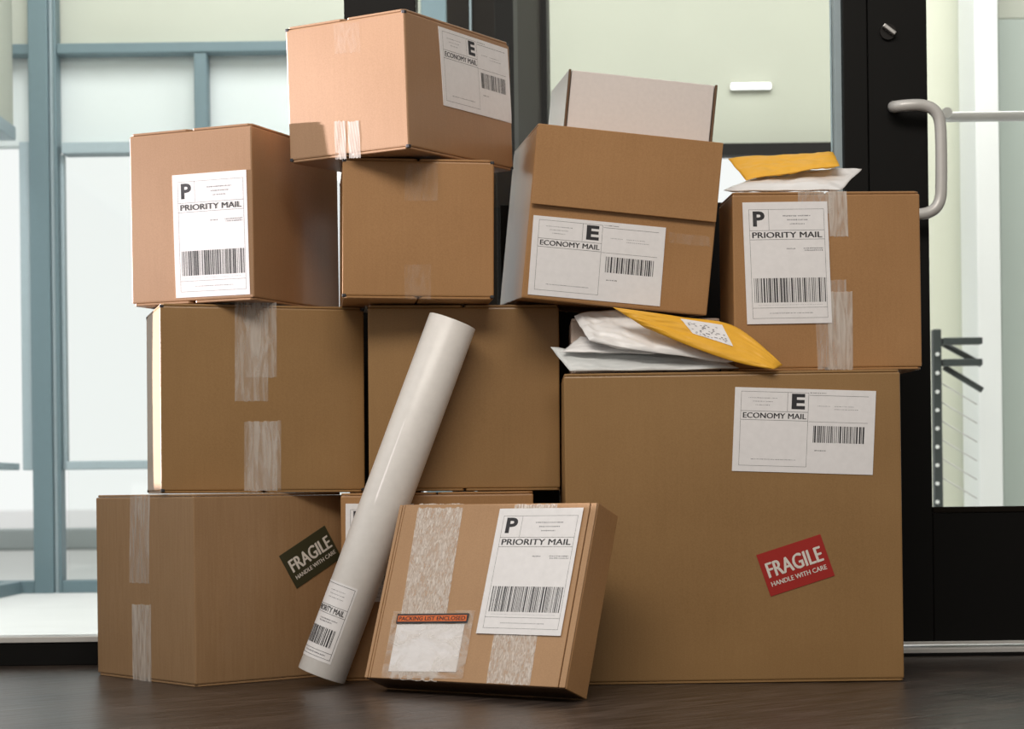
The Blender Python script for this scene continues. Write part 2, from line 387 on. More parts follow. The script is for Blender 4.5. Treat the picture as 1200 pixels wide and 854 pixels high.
def economy_label(box, which, TL, TR, BL, BR, seed, lift=.0008):
    M, w, h = box.frame(which, TL, TR, BL, BR, 0); rng = random.Random(seed); bm = bmesh.new(); paper(bm, w, h)
    X = lambda a: a*w
    Y = lambda b: b*h
    outline(bm, X(.045), Y(.07), X(.525), Y(.955))
    rect(bm, X(.375), Y(.73), X(.375)+.0005, Y(.955))
    put_text(bm, 'E', X(.405), Y(.755), X(.50), Y(.94), bold=.04)
    rect(bm, X(.045), Y(.72), X(.525), Y(.72)+.0006); rect(bm, X(.045), Y(.615), X(.525), Y(.615)+.0006)
    put_text(bm, 'ECONOMY MAIL', X(.062), Y(.638), X(.512), Y(.703), bold=.008)
    for i, (a, b) in enumerate(((.10, .30), (.13, .27), (.15, .25))): dashes(bm, X(a), X(b), Y(.88-.042*i), rng, .0014)
    dashes(bm, X(.13), X(.45), Y(.15), rng, .0016)
    dashes(bm, X(.535), X(.65), Y(.955), rng, .0016, 1); rect(bm, X(.53), Y(.925), X(.95), Y(.925)+.0006)
    dashes(bm, X(.59), X(.68), Y(.80), rng, .0012); dashes(bm, X(.71), X(.85), Y(.80), rng, .0012); dashes(bm, X(.71), X(.88), Y(.765), rng, .0012)
    rect(bm, X(.53), Y(.61), X(.95), Y(.61)+.0005)
    barcode(bm, X(.565), X(.93), Y(.365), Y(.565), rng)
    dashes(bm, X(.58), X(.66), Y(.27), rng, .0022, 1)
    box.LIFT = lift; conform(bm, M, box)
    o = link('shipping_label', bm, [PAPER, INK, INK_SOFT], box.root); o.data.transform(M)
    o['label'] = 'white economy mail label with barcode'
def fragile(box, which, TL, TR, BL, BR, mat, lab, inset=(.07, .93)):
    M, w, h = box.frame(which, TL, TR, BL, BR, 0); bm = bmesh.new(); paper(bm, w, h, .0003)
    put_text(bm, 'FRAGILE', w*inset[0], h*.40, w*inset[1], h*.76, bold=.035, z=.0006)
    put_text(bm, 'HANDLE WITH CARE', w*inset[0], h*.20, w*inset[1], h*.31, bold=.02, z=.0006)
    box.LIFT = .0008; conform(bm, M, box)
    o = link('fragile_sticker', bm, [mat, STICKER_WHITE], box.root); o.data.transform(M); o['label'] = lab
def tape(box, which, TL, TR, BL, BR, mat=TAPE, lift=.0008, seed=0):
    """thin wavering strip of tape; ragged torn ends"""
    M, w, h = box.frame(which, TL, TR, BL, BR, 0); bm = bmesh.new(); n = 16; rng = random.Random(seed)
    g = [[bm.verts.new((i/n*w, j/n*h+(rng.uniform(-.0012, .0012) if j in (0, n) else 0), .0002*math.sin(i*1.7+j*.6)*(0 if j in (0, n) else 1)))
          for i in range(n+1)] for j in range(n+1)]
    for j in range(n):
        for i in range(n): bm.faces.new((g[j][i], g[j][i+1], g[j+1][i+1], g[j+1][i])).smooth = True
    box.LIFT = lift; conform(bm, M, box, 1, 1)
    o = link('packing_tape', bm, mat, box.root); o.data.transform(M)
    return o

# ------------------------------------------------------------------ the setting
YW = 4.25
def struct(o): o['kind'] = 'structure'; return o
struct(box_obj('floor', (-3.0, -2.0, -.05), (3.6, 7.55, 0), FLOOR, 0))
# vestibule slab beyond the glazing
vf = struct(box_obj('floor_vestibule', (-3.0, YW+.07, .0005), (3.6, 7.55, .004), CONCRETE, 0))
def storefront():
    # storefront frame pieces in the glazing line, each a piece of structure
    x = lambda px, Y=YW: at(px, CY, Y).x
    struct(box_obj('trim_1', (-1.75, YW-.03, 0), (x(590), YW+.06, .050), BLACK_METAL))            # base
    struct(box_obj('trim_2', (-1.75, YW-.034, .050), (x(590), YW+.04, .062), SATIN, .001))        # metal bead
    struct(box_obj('trim_3', (x(412), YW-.05, .05), (x(495), YW+.07, 2.4), BLACK_METAL))          # wide mullion
    struct(box_obj('trim_4', (x(985)+.012, YW-.03, 0), (x(1020)-.001, YW+.07, 2.4), BLACK_METAL)) # door jamb
    struct(box_obj('trim_5', (x(983), YW-.01, .06), (x(985)+.0115, YW+.05, 2.4), TEAL_PALE, .001))  # gasket edge
    struct(box_obj('trim_6', (x(1020), YW-.055, 0), (1.95, YW+.05, .017), SATIN, .002))            # threshold
    struct(box_obj('trim_45', (x(1020), YW-.060, 0), (1.95, YW-.0555, .007), BLACK_METAL, .001))
    # left fixed panes
    for nme, a, b, z0 in (('window_1', -1.72, x(412), .062), ('window_2', x(495), x(983), .98)):
        w = struct(box_obj(nme, (a, YW+.018, z0), (b, YW+.026, 2.4), GLASS, 0))
    struct(box_obj('wall_panel_back', (x(590), YW-.02, 0), (x(983), YW+.03, .98), BLACK_METAL))
    struct(box_obj('trim_7', (-1.8, YW-.05, 0), (-1.72, YW+.07, 2.4), BLACK_METAL))
storefront()
struct(box_obj('low_sun_blocker', (-1.95, 2.2, 0), (-1.86, 4.75, .432), WHITEPAINT, .003))  # unseen low wall added to keep the sun off the bottom box

def door():
    root = empty('door_1', Matrix.Translation((.906, YW, 0))); root['kind'] = 'structure'
    x = lambda px: at(px, CY, YW).x-.906
    x0, x1, x2 = x(1021), x(1090), x(1220)+.55
    bm = bmesh.new(); add_box(bm, (x0, -.022, .022), (x1, .022, 2.3), .002); o = link('stile', bm, BLACK_METAL, root)
    bm = bmesh.new(); add_box(bm, (x1+.0005, -.022, .022), (x2, .022, .305), .002); link('bottom_rail', bm, BLACK_METAL, root)
    bm = bmesh.new(); add_box(bm, (x1+.0005, -.025, .3052), (x2, -.006, .318), .002); link('glazing_bead', bm, BROWN_DARK, root)
    bm = bmesh.new(); add_box(bm, (x2+.0005, -.022, .022), (x2+.12, .022, 2.3), .002); link('stile', bm, BLACK_METAL, root)
    bm = bmesh.new(); add_box(bm, (x1+.0005, -.004, .3185), (x2, .004, 2.3), 0); link('glass_pane', bm, GLASS, root)
    # weather strip at the foot
    bm = bmesh.new(); add_box(bm, (x0, -.028, .0225), (x2, -.0225, .029), .001); link('sweep', bm, SATIN, root)
    # D pull handle
    P = lambda px, py, y: at(px, py, YW+y)-Vector((.906, YW, 0))
    Q = [P(1047, 125, -.025), P(1049, 125, -.055), P(1056, 124, -.07), P(1070, 123, -.075), P(1082, 123.5, -.075), P(1092, 127, -.075), P(1099, 135, -.075), P(1102, 148, -.075),
         P(1103, 180, -.075), P(1103, 215, -.075), P(1102, 232, -.075), P(1097, 243, -.075), P(1088, 249, -.075), P(1076, 251, -.075), P(1056, 251, -.07), P(1049, 251, -.055), P(1047, 251, -.025)]
    # smooth path (Catmull-Rom)
    S = []
    for i in range(len(Q)-1):
        p0, p1, p2, p3 = Q[max(i-1, 0)], Q[i], Q[i+1], Q[min(i+2, len(Q)-1)]
        for k in range(5):
            t = k/5; S.append(.5*((2*p1)+(p2-p0)*t+(2*p0-5*p1+4*p2-p3)*t*t+(3*p1-3*p2+p3-p0)*t**3))
    S.append(Q[-1])
    bm = bmesh.new(); add_tube(bm, S, .0125, 18); link('door_handle', bm, SATIN, root)
    # dead bolt: black rose with a silver thumb turn
    c = P(1040, 38, -.022)
    bm = bmesh.new(); add_tube(bm, [c, c+Vector((0, -.008, 0))], .017, 28); dl = link('deadbolt', bm, BLACK_GLOSS, root)
    bm = bmesh.new(); add_box(bm, (-.016, -.012, -.0045), (.016, 0, .0045), .002)
    bmesh.ops.transform(bm, matrix=Matrix.Translation(c+Vector((.001, -.0085, .003))) @ Matrix.Rotation(R(38), 4, 'Y'), verts=bm.verts)
    link('thumb_turn', bm, CHROME, dl)
    # push bar on the far side of the glass
    a = P(1110, 137, .075); b = P(1212, 137, .075)+Vector((.45, 0, 0))
    b.z = a.z
    bm = bmesh.new(); add_tube(bm, [a+Vector((-.012, -.053, 0)), a+Vector((-.010, -.02, 0)), a+Vector((0, 0, 0)), a+Vector((.03, 0, 0)), b], .0115, 16)
    link('push_bar', bm, SATIN, root)
door()

# facade beyond the vestibule, at Y = 7.4
YB = 7.4
def xb(px, Y=YB): return at(px, CY, Y).x
def facade():
    z = lambda py, px=200: at(px, py, YB).z
    # pale upper panels
    struct(box_obj('wall_back', (xb(72), YB+.05, z(172)), (xb(512), YB+.12, z(57)), PALE_BLUE_PANEL, 0))
    struct(box_obj('wall_back_upper', (-4.2, YB+.05, z(57)), (xb(512), YB+.12, 3.6), PALE_PANEL, 0))
    struct(box_obj('wall_back_right', (xb(512), YB+.02, z(174, 900)), (xb(1086), YB+.12, 3.6), PALE_WARM, 0))
    struct(box_obj('wall_back_left', (xb(72)-.7, YB+.05, z(166)), (xb(42.5), YB+.12, z(57)-.001), PALE_BLUE_PANEL, 0))
    struct(box_obj('trim_8', (xb(512), YB-.05, z(184, 900)), (xb(1000), YB+.02, z(170, 900)), BLACK_METAL, 0))
    # aluminium frame members
    n = [9]
    def m(x0, x1, z0, z1, mat=TEAL, y0=-.04, y1=.04):
        struct(box_obj('trim_%d' % n[0], (x0, YB+y0, z0), (x1, YB+y1, z1), mat, .004)); n[0] += 1
    m(xb(43), xb(66), 0, 3.4, TEAL, -.06, .045)
    m(xb(66.3), xb(71), 0, 3.4, TEAL_PALE, -.04, .03)
    m(xb(71.2), xb(75), 0, 3.4, TEAL, -.05, .03)
    m(xb(75.2), xb(80), z(549), z(180), TEAL_PALE, -.01, .03)
    m(xb(75.2), xb(500), z(64), z(52), TEAL, -.04, .04)
    m(xb(235), xb(250), z(171), z(65), TEAL, -.04, .04)
    m(xb(80.2), xb(500), z(181), z(168), TEAL_PALE, -.05, .04)
    m(xb(80.2), xb(500), z(549), z(539), TEAL_PALE, -.04, .03)
    m(xb(75.2), xb(500), .003, z(678), TEAL, -.05, .04)
    m(-2.6, xb(42.8), z(64), z(52), TEAL, -.04, .04)
    m(-1.95, xb(42.8), .003, z(678), TEAL, -.05, .04)
    m(xb(30), xb(42.8), z(549), z(166), TEAL_PALE, -.04, .0)
    m(xb(500.5), xb(530), 0, 3.4, TEAL, -.05, .05)
    struct(box_obj('window_3', (xb(80), YB, z(678)), (xb(500), YB+.008, z(180)), GLASS, 0))
    # side return of the glazed box, running toward the camera
    xs = xb(30)-.035
    for (y0, y1, z0, z1, mt) in ((4.4, YB-.06, z(166), z(150), TEAL_PALE), (4.4, YB-.06, z(549), z(541), TEAL_PALE), (4.4, YB-.06, .003, z(678), TEAL)):
        struct(box_obj('trim_%d' % n[0], (xs-.03, y0, z0), (xs+.03, y1, z1), mt, .004)); n[0] += 1
    struct(box_obj('wall_vestibule_left', (xs-.02, 4.4, z(150)+.001), (xs+.02, YB-.06, 3.6), PALE_PANEL, 0))
facade()
# unseen wall added outside to keep the sun out of the vestibule
struct(box_obj('sun_blocker_outside', (-12.6, 7.75, -.01), (-12.0, 24, 6), PALE_PANEL, 0))
# ground outside and a low grey curb beyond the facade
struct(box_obj('ground', (-30, 7.56, -.06), (30, 60, -.01), CONCRETE, 0))
c = box_obj('curb', (-9, 14.0, -.01), (3, 14.4, .14), CURBMAT, .02)
tag(c, 'low grey kerb outside beyond the left-hand glazing', 'curb')

# dark uprights and opened dark door leaf seen behind the top box
struct(box_obj('trim_40', (at(530, CY, 6.2).x, 6.2, .004), (at(556.5, CY, 6.2).x, 6.32, 3.2), BROWN_DARK, .004))
struct(box_obj('trim_41', (at(556.8, CY, 6.2).x, 6.19, .004), (at(559.3, CY, 6.2).x, 6.3, 3.2), TEAL_PALE, .001))
struct(box_obj('trim_42', (at(559.6, CY, 6.2).x, 6.2, .004), (at(589, CY, 6.2).x, 6.32, 3.2), BROWN_DARK, .004))
struct(box_obj('trim_43', (at(589.3, CY, 6.2).x, 6.18, .004), (at(593.5, CY, 6.2).x, 6.3, 3.2), TEAL_PALE, .001))
dl = empty('door_2', Matrix.Translation((at(597, CY, 5.2).x, 5.2, 0)) @ Matrix.Rotation(R(83), 4, 'Z')); dl['kind'] = 'structure'
for (a, b, z0, z1, nm, mt) in ((0, .10, .005, 2.9, 'stile', BLACK_METAL), (.87, .97, .005, 2.9, 'stile', BLACK_METAL), (.1005, .8695, .005, .25, 'bottom_rail', BLACK_METAL), (.1005, .8695, 2.72, 2.9, 'top_rail', BLACK_METAL), (.1005, .8695, 1.0, 1.08, 'middle_rail', BLACK_METAL)):
    bm = bmesh.new(); add_box(bm, (a, -.025, z0), (b, .025, z1), .003); link(nm, bm, mt, dl)
bm = bmesh.new(); add_box(bm, (.1005, -.006, .2505), (.8695, .006, .9995), 0); link('door_panel', bm, BROWN_DARK, dl)
bm = bmesh.new(); add_box(bm, (.1005, -.006, 1.0805), (.8695, .006, 2.7195), 0); link('door_panel', bm, BROWN_DARK, dl)

# glowing strip added for a ceiling lamp's reflection in the glass
wl = empty('lamp_reflection', Matrix.Translation((at(880, 101, YB).x, YB+.02, at(880, 101, YB).z)))
tag(wl, 'short glowing white strip imitating a ceiling light reflected in the glass', 'reflection')
bm = bmesh.new(); add_box(bm, (-.078, -.02, -.014), (.078, 0, .014), .003); link('glow_backing', bm, SATIN, wl)
bm = bmesh.new(); add_box(bm, (-.074, -.03, -.011), (.074, -.0205, .011), .003); link('glow_strip', bm, REFLECTION_GLOW, wl)

# beyond the door on the right: cream wall, white pillar, grey-green wall, stair railing
struct(box_obj('wall_right', (at(1086, CY, 7.2).x, 7.2, 0), (at(1141, CY, 7.2).x, 7.3, 3.6), CREAM, 0))
struct(box_obj('trim_44', (at(1141.2, CY, 7.1).x, 7.1, 0), (at(1148, CY, 7.1).x, 7.2, 3.6), TEAL_PALE, .003))
struct(box_obj('column', (at(1148.3, CY, 6.9).x, 6.9, 0), (at(1176, CY, 6.9).x, 7.15, 3.6), WHITEPAINT, .004))
struct(box_obj('wall_far_right', (at(1176.3, CY, 7.2).x, 7.2, 0), (at(1330, CY, 7.2).x, 7.3, at(1190, 22, 7.2).z), GREYGREEN, .004))
struct(box_obj('wall_far_right_upper', (at(1176.3, CY, 7.2).x, 7.2, at(1190, 22, 7.2).z+.001), (at(1330, CY, 7.2).x, 7.3, 3.6), PALE_PANEL, .004))
def railing():
    Y = 6.4; root = empty('stair_railing', Matrix.Translation((at(1098, CY, Y).x, Y, 0)))
    tag(root, 'dark stair railing with cables seen through the door glass', 'railing')
    L = lambda px, py, y=0: at(px, py, Y+y)-Vector((at(1098, CY, Y).x, Y, 0))
    top = L(1098, 386).z
    bm = bmesh.new(); add_box(bm, (L(1093.5, 500).x, -.02, .004), (L(1103, 500).x, .02, top), .004); post = link('post', bm, RAILMETAL, root)
    for (a, b) in (((1104, 400), (1150, 400)), ((1104, 425), (1150, 425))):
        p = L(*a, -.01); q = L(*b, -.01); bm = bmesh.new(); add_box(bm, (p.x, -.03, p.z-.011), (q.x, .01, p.z+.011), .003); link('handrail', bm, RAILMETAL, root)
    for (a, b) in (((1104, 402), (1150, 427)), ((1106, 430), (1151, 457))):
        bm = bmesh.new(); add_tube(bm, [L(*a, .03), L(*b, .03)], .010, 8); link('brace', bm, RAILMETAL, root)
    for k in range(7):
        y = 459+21.5*k
        bm = bmesh.new(); p = L(1098.3, y, -.0205); add_tube(bm, [p, p+Vector((0, -.006, 0))], .0065, 12); link('bolt', bm, WHITEPAINT, root)
    for y in (415, 437):
        bm = bmesh.new(); p = L(1098.3, y, -.0205); add_tube(bm, [p, p+Vector((0, -.006, 0))], .0065, 12); link('bolt', bm, WHITEPAINT, root)
    for k in range(6):
        bm = bmesh.new(); add_tube(bm, [L(1103.5, 449+22*k, .0), L(1145, 474+22*k, .0)], .0022, 6); link('cable', bm, SATIN, root)
railing()

# ------------------------------------------------------------------ the parcels
# bottom-left box
bF = Carton(pose(-.5999, 3.6958, 0, 40.58, 0, 0), .345, .3761, .3646, 'brown box with a dark fragile sticker, on the floor under the left stack', KRAFT_RIBBED, 'x', .002, 1)
tape(bF, 'left', (153, 580), (176, 580), (153, 683), (176, 683), TAPE, seed=1)
tape(bF, 'left', (156, 708), (178, 708), (156, 797), (178, 800), TAPE_STRONG, seed=2)
fragile(bF, 'front', (325, 650), (381, 617), (348, 691), (399, 652), DARKGREEN, 'dark green fragile sticker with pale lettering', (.08, .95))
# middle-left box
bD = Carton(pose(-.6725, 3.763, .3664, 16, 0, .28), .398, .27, .3647, 'brown box with two tape strips on its front, second from floor in left stack', KRAFT_DULL, 'y', .0015, 2, holes=True)
tape(bD, 'front', (275, 354), (314, 355), (275, 470), (314, 470), TAPE, seed=3)
tape(bD, 'front', (288, 354), (324, 355), (288, 442), (324, 442), TAPE, .0014, seed=4)
tape(bD, 'front', (286, 494), (325, 494), (286, 575), (325, 575), TAPE, seed=5)
tape(bD, 'front', (291, 495), (329, 492), (291, 575), (329, 575), TAPE, .0014, seed=6)
# upper-left box with priority label
bB = Carton(pose(-.4885, 3.752, .7345, 67.67, 0, -.5), .355, .2743, .3377, 'sunlit box with a priority label, top of the left stack', KRAFT_ROSE, 'x', .0012, 3)
priority_label(bB, 'left', (202, 206), (289, 198.5), (207, 349), (293, 345), 11)
# G bottom middle
bG = Carton(pose(-.331, 3.785, 0, 0, 0, 0), .372, .30, .3625, 'mostly hidden box on the floor behind the white mailing tube and the leaning parcel', KRAFT, 'y', .001, 4)
priority_label(bG, 'front', (405, 590), (485, 590), (405, 705), (485, 705), 12)
# E middle
bE = Carton(pose(-.2769, 3.80, .3655, 2.3, 0, .3), .371, .30, .3605, 'plain brown box behind the top of the leaning white tube', KRAFT_DULL, 'y', .0012, 5, flap_notch=.004)
# C
bC = Carton(pose(-.3153, 3.70, .7305, 6, 0, .74), .2868, .30, .2654, 'small square brown box directly under the topmost box', KRAFT, 'y', .0012, 6, holes=True)
tape(bC, 'front', (474, 192), (513, 192), (474, 235), (513, 235), TAPE_FAINT, seed=7)
tape(bC, 'front', (474, 310), (505, 310), (474, 350), (505, 350), TAPE_FAINT, seed=8)
# A top
bA = Carton(pose(-.1819, 3.62, .9965, 60.67, -.41, -1.83), .3927, .269, .2575, 'topmost box of the whole pile with an economy label on its right side', KRAFT_ROSE, 'x', .0012, 7, holes=True)
economy_label(bA, 'right' if False else 'front', (513, 31), (594, 57), (519, 123), (599.5, 145), 13)
tape(bA, 'left', (391, 29), (421, 25), (393, 62), (423, 62), TAPE_FAINT, seed=9)
tape(bA, 'left', (392, 142), (405, 142), (393, 187), (406, 186), TAPE_STRONG, seed=10)
tape(bA, 'left', (408, 142), (421, 142), (409, 186), (423, 184), TAPE_STRONG, seed=11)
# H big
bH = Carton(pose(.0998, 3.652, 0, 0, 0, -.12), .626, .45, .5795, 'largest brown box, on the floor at right with red fragile sticker', KRAFT_DULL, 'x', .002, 8, flap_notch=.004)
economy_label(bH, 'front', (862, 453.5), (1026, 458), (857, 551.5), (1023, 556.5), 14)
fragile(bH, 'front', (886, 650), (961, 626), (903, 699), (978, 674), RED, 'red fragile sticker with white lettering', (.07, .93))
# L right
bL = Carton(pose(.4225, 3.70, .5835, 3, 0, -.15), .3578, .16, .3375, 'brown box with a priority label and vertical tape, standing on the largest box', KRAFT, 'y', .0012, 9)
tape(bL, 'front', (935, 224), (975, 224), (935, 250), (975, 250), TAPE, seed=12)
tape(bL, 'front', (970, 224), (992, 224), (972, 277), (994, 277), TAPE_STRONG, seed=13)
tape(bL, 'front', (955, 328), (990, 328), (957, 433), (997, 433), TAPE, seed=14)
tape(bL, 'front', (970, 342), (998, 342), (970, 433), (1000, 433), TAPE_STRONG, .0016, seed=15)
priority_label(bL, 'front', (869, 236.5), (969.5, 237), (876, 381), (974, 377.5), 15, .0022)
# K pale small box behind the mailers
bK = Carton(pose(.1155, 3.745, .5865, 0, 0, .6), .285, .2, .1045, 'low box half hidden behind the pile of mailers on the largest box', KRAFT_PALE, 'x', .0005, 10)

# ------------------------------------------------------------------ I : tilted box with a deep lid
MI = pose(.0223, 3.66, .7234, 5.54, 3.75, 5.67)
class Lidded(Carton):
    def __init__(s, M, w, d, h, label):
        s.M, s.w, s.d, s.h = M, w, d, h
        s.root = empty('lidded_cardboard_box', M); tag(s.root, label, 'box', 'stacked cardboard parcels')
        zs = .54*h
        link('body', puffed(w, d-.003, h, 0, h-.0045, .0008, 21), KRAFT, s.root).location = (0, .003, 0)
        # lid: top panel with a deep tongue folded down over the front
        bm = bmesh.new()
        add_box(bm, (.0015, -.003, zs), (w-.0015, .0015, h), .0012)
        add_box(bm, (.0005, .0018, h-.004), (w-.0005, d-.0008, h), .0012)
        for v in bm.verts:      # the skirt stands off a little at its lower edge
            if v.co.y < .002: v.co.y -= .004*max(0, 1-(v.co.z-zs)/(h-zs))
        link('lid', bm, KRAFT, s.root)
bI = Lidded(MI, .3521, .4785, .3230, 'tilted brown box with a deep lid and an economy label, resting on the mailers')
economy_label(bI, 'front', (626, 251.5), (780, 267), (618, 345), (774, 358.5), 16)
tape(bI, 'front', (784, 272), (832, 277), (784, 284), (832, 289), TAPE_FAINT, seed=16)

# ------------------------------------------------------------------ J : white mailer box on top of the tilted box
def white_box():
    w, d, h = .290, .31, .1242
    M = MI @ Matrix.Translation((.0612, .12, .3236))
    root = empty('white_mailer_box', M); tag(root, 'white box with brown board edges, standing on the tilted lidded box', 'box')
    link('body', puffed(w-.012, d, h, .001, h-.001, .0006, 31, .0015), WHITE_BOARD, root).location = (.006, 0, 0)
    for x in (0, w-.0045):
        bm = bmesh.new(); add_box(bm, (x, -.003, 0), (x+.0045, .004, h), .001); link('board_edge', bm, BROWN_EDGE, root)['label'] = 'bare brown corrugated edge'
        bm = bmesh.new(); add_box(bm, (x+.0005, .0042, 0), (x+.0040, d-.001, h), .001); link('side_panel', bm, WHITE_BOARD, root)
white_box()

# ------------------------------------------------------------------ M : leaning flat mailer
def leaning():
    M = pose(-.2734, 3.5741, .0258, -34, -19.99, -.1); w, d, h = .4325, .0742, .335
    root = empty('flat_mailer_box', M); tag(root, 'flat brown parcel with a document pouch, leaning at the front of the pile', 'box')
    class B(Carton):
        def __init__(s): s.M, s.w, s.d, s.h, s.root = M, w, d, h, root
    b = B()
    link('tray', puffed(w-.004, d-.004, h, .001, h-.001, .0004, 41, .002), BROWN_EDGE, root).location = (.002, .0035, 0)
    f = KRAFT_LIGHT
    bm = bmesh.new(); add_box(bm, (.014, -.0005, .001), (w-.014, .004, h-.001), .0012); link('lid', bm, f, root)
    for x0, x1 in ((0, .0068), (.0082, .0126), (w-.0122, w-.0002)):
        bm = bmesh.new(); add_box(bm, (x0, .0002, .001), (x1, .0042, h-.001), .0012); link('front_edge', bm, f, root)
    for x in (0, w-.003):
        bm = bmesh.new(); add_box(bm, (x-.0005, .0045, 0), (x+.0035, d, h), .0012); link('side_panel', bm, KRAFT, root)
    bm = bmesh.new(); add_box(bm, (.004, .0045, h-.0035), (w-.004, d-.001, h), .0012); link('top_panel', bm, KRAFT, root)
    bm = bmesh.new(); add_box(bm, (.004, .0045, 0), (w-.004, d-.001, .0035), .0012); link('bottom_panel', bm, BROWN_EDGE, root)
    tape(b, 'front', (491, 590), (544, 590), (458.5, 796), (511.5, 798), TAPE_SCRATCH, seed=20)
    tape(b, 'front', (608, 591), (650, 591), (566, 800.5), (625.5, 802.5), TAPE_SCRATCH, seed=21)
    priority_label(b, 'front', (588, 596), (684, 596), (558, 743), (659, 745), 22, .0024)
    # document pouch
    Mp, pw, ph = b.frame('front', (464, 716), (556, 716), (446, 795), (545, 795), .002)
    bm = bmesh.new(); n = 10
    g = [[bm.verts.new((i/n*pw, j/n*ph, .0008+.0006*math.sin(i*1.3+j))) for i in range(n+1)] for j in range(n+1)]
    for j in range(n):
        for i in range(n): bm.faces.new((g[j][i], g[j][i+1], g[j+1][i+1], g[j+1][i])).smooth = True
    pouch = link('document_pouch', bm, PLASTIC, root); pouch.data.transform(Mp); pouch['label'] = 'clear plastic pouch with orange packing list strip'
    bm = bmesh.new(); add_box(bm, (pw*.07, ph*.10, -.0008), (pw*.90, ph*.80, -.0002), 0, 0)
    link('paper_slip', bm, PAPER, pouch).data.transform(Mp)
    bm = bmesh.new(); add_box(bm, (pw*.06, ph*.815, -.0006), (pw*.935, ph*.955, .0018), 0, 0)
    rect(bm, pw*.075, ph*.84, pw*.92, ph*.93, .0019, 1)
    put_text(bm, 'PACKING LIST ENCLOSED', pw*.09, ph*.855, pw*.905, ph*.915, .0021, 0, .02)
    link('orange_strip', bm, [INK, ORANGE], pouch).data.transform(Mp)
leaning()

# ------------------------------------------------------------------ mailing tube
def tube():
    A = Vector((-.3655, 3.720, .018)); B = Vector((-.1095, 3.7455, .688)); r = .0465
    ax = (B-A).normalized(); M = ax.to_track_quat('Z', 'Y').to_matrix().to_4x4(); M.translation = A
    root = empty('mailing_tube', M); tag(root, 'white cardboard mailing tube leaning diagonally against the pile, foot on the floor', 'tube')
    Ln = (B-A).length; bm = bmesh.new(); seg = 64
    prof = [(r-.003, .004), (r-.003, 0), (r-.0006, 0), (r, .0008), (r, Ln-.0008), (r-.0006, Ln), (r-.003, Ln), (r-.003, Ln-.004)]
    rings = [[bm.verts.new((q*math.cos(2*math.pi*k/seg), q*math.sin(2*math.pi*k/seg), z)) for k in range(seg)] for q, z in prof]
    for a, b in zip(rings, rings[1:]):
        for k in range(seg): bm.faces.new((a[k], a[(k+1) % seg], b[(k+1) % seg], b[k])).smooth = True
    link('tube_wall', bm, TUBE_WHITE, root)
    for z in (.0045, Ln-.0045):
        bm = bmesh.new(); add_tube(bm, [(0, 0, z-.0008), (0, 0, z+.0008)], r-.0032, 40); link('end_cap', bm, TUBE_WHITE, root)
    # label wrapped round the wall: build flat (u along circumference, v along the axis) then bend
    Mi = M.inverted(); cam_l = Mi @ Vector((0, 0, CAM_H))
    phi_c = math.atan2(cam_l.y, cam_l.x)
    # image-left direction as seen from the camera
    def P(u, v, z): phi = phi_c+sgn*u/r; return Vector(((r+z)*math.cos(phi), (r+z)*math.sin(phi), v))
    sgn = 1
    a = M @ Vector((r*math.cos(phi_c+.5), r*math.sin(phi_c+.5), .1)); c = M @ Vector((r*math.cos(phi_c), r*math.sin(phi_c), .1))
    if a.x/a.y < c.x/c.y: sgn = -1
    bm = bmesh.new(); W, H = .085, .150; rng = random.Random(5)
    rect(bm, 0, 0, W, H, .0, 0)
    outline(bm, .006, .006, W-.004, H-.004, .0006)
    for q in (.088, .104): rect(bm, .006, q, W-.004, q+.0006)
    put_text(bm, 'PRIORITY MAIL', .010, .091, W-.008, .102, bold=.03)
    for i in range(3): dashes(bm, .032, .066, .134-.007*i, rng, .0014)
    dashes(bm, .03, .07, .078, rng); dashes(bm, .03, .06, .073, rng)
    barcode(bm, .012, W-.010, .028, .062, rng)
    rect(bm, .006, .018, W-.004, .0186); dashes(bm, .02, .07, .0125, rng)
    # cut into narrow strips so that it can bend
    for k in range(1, 30):
        bmesh.ops.bisect_plane(bm, geom=bm.verts[:]+bm.edges[:]+bm.faces[:], plane_co=(W*k/30, 0, 0), plane_no=(1, 0, 0))
    for v in bm.verts: v.co = P(v.co.x-W+.009, v.co.y+.028, .0004+v.co.z)
    o = link('shipping_label', bm, [PAPER, INK, INK_SOFT], root)
tube()

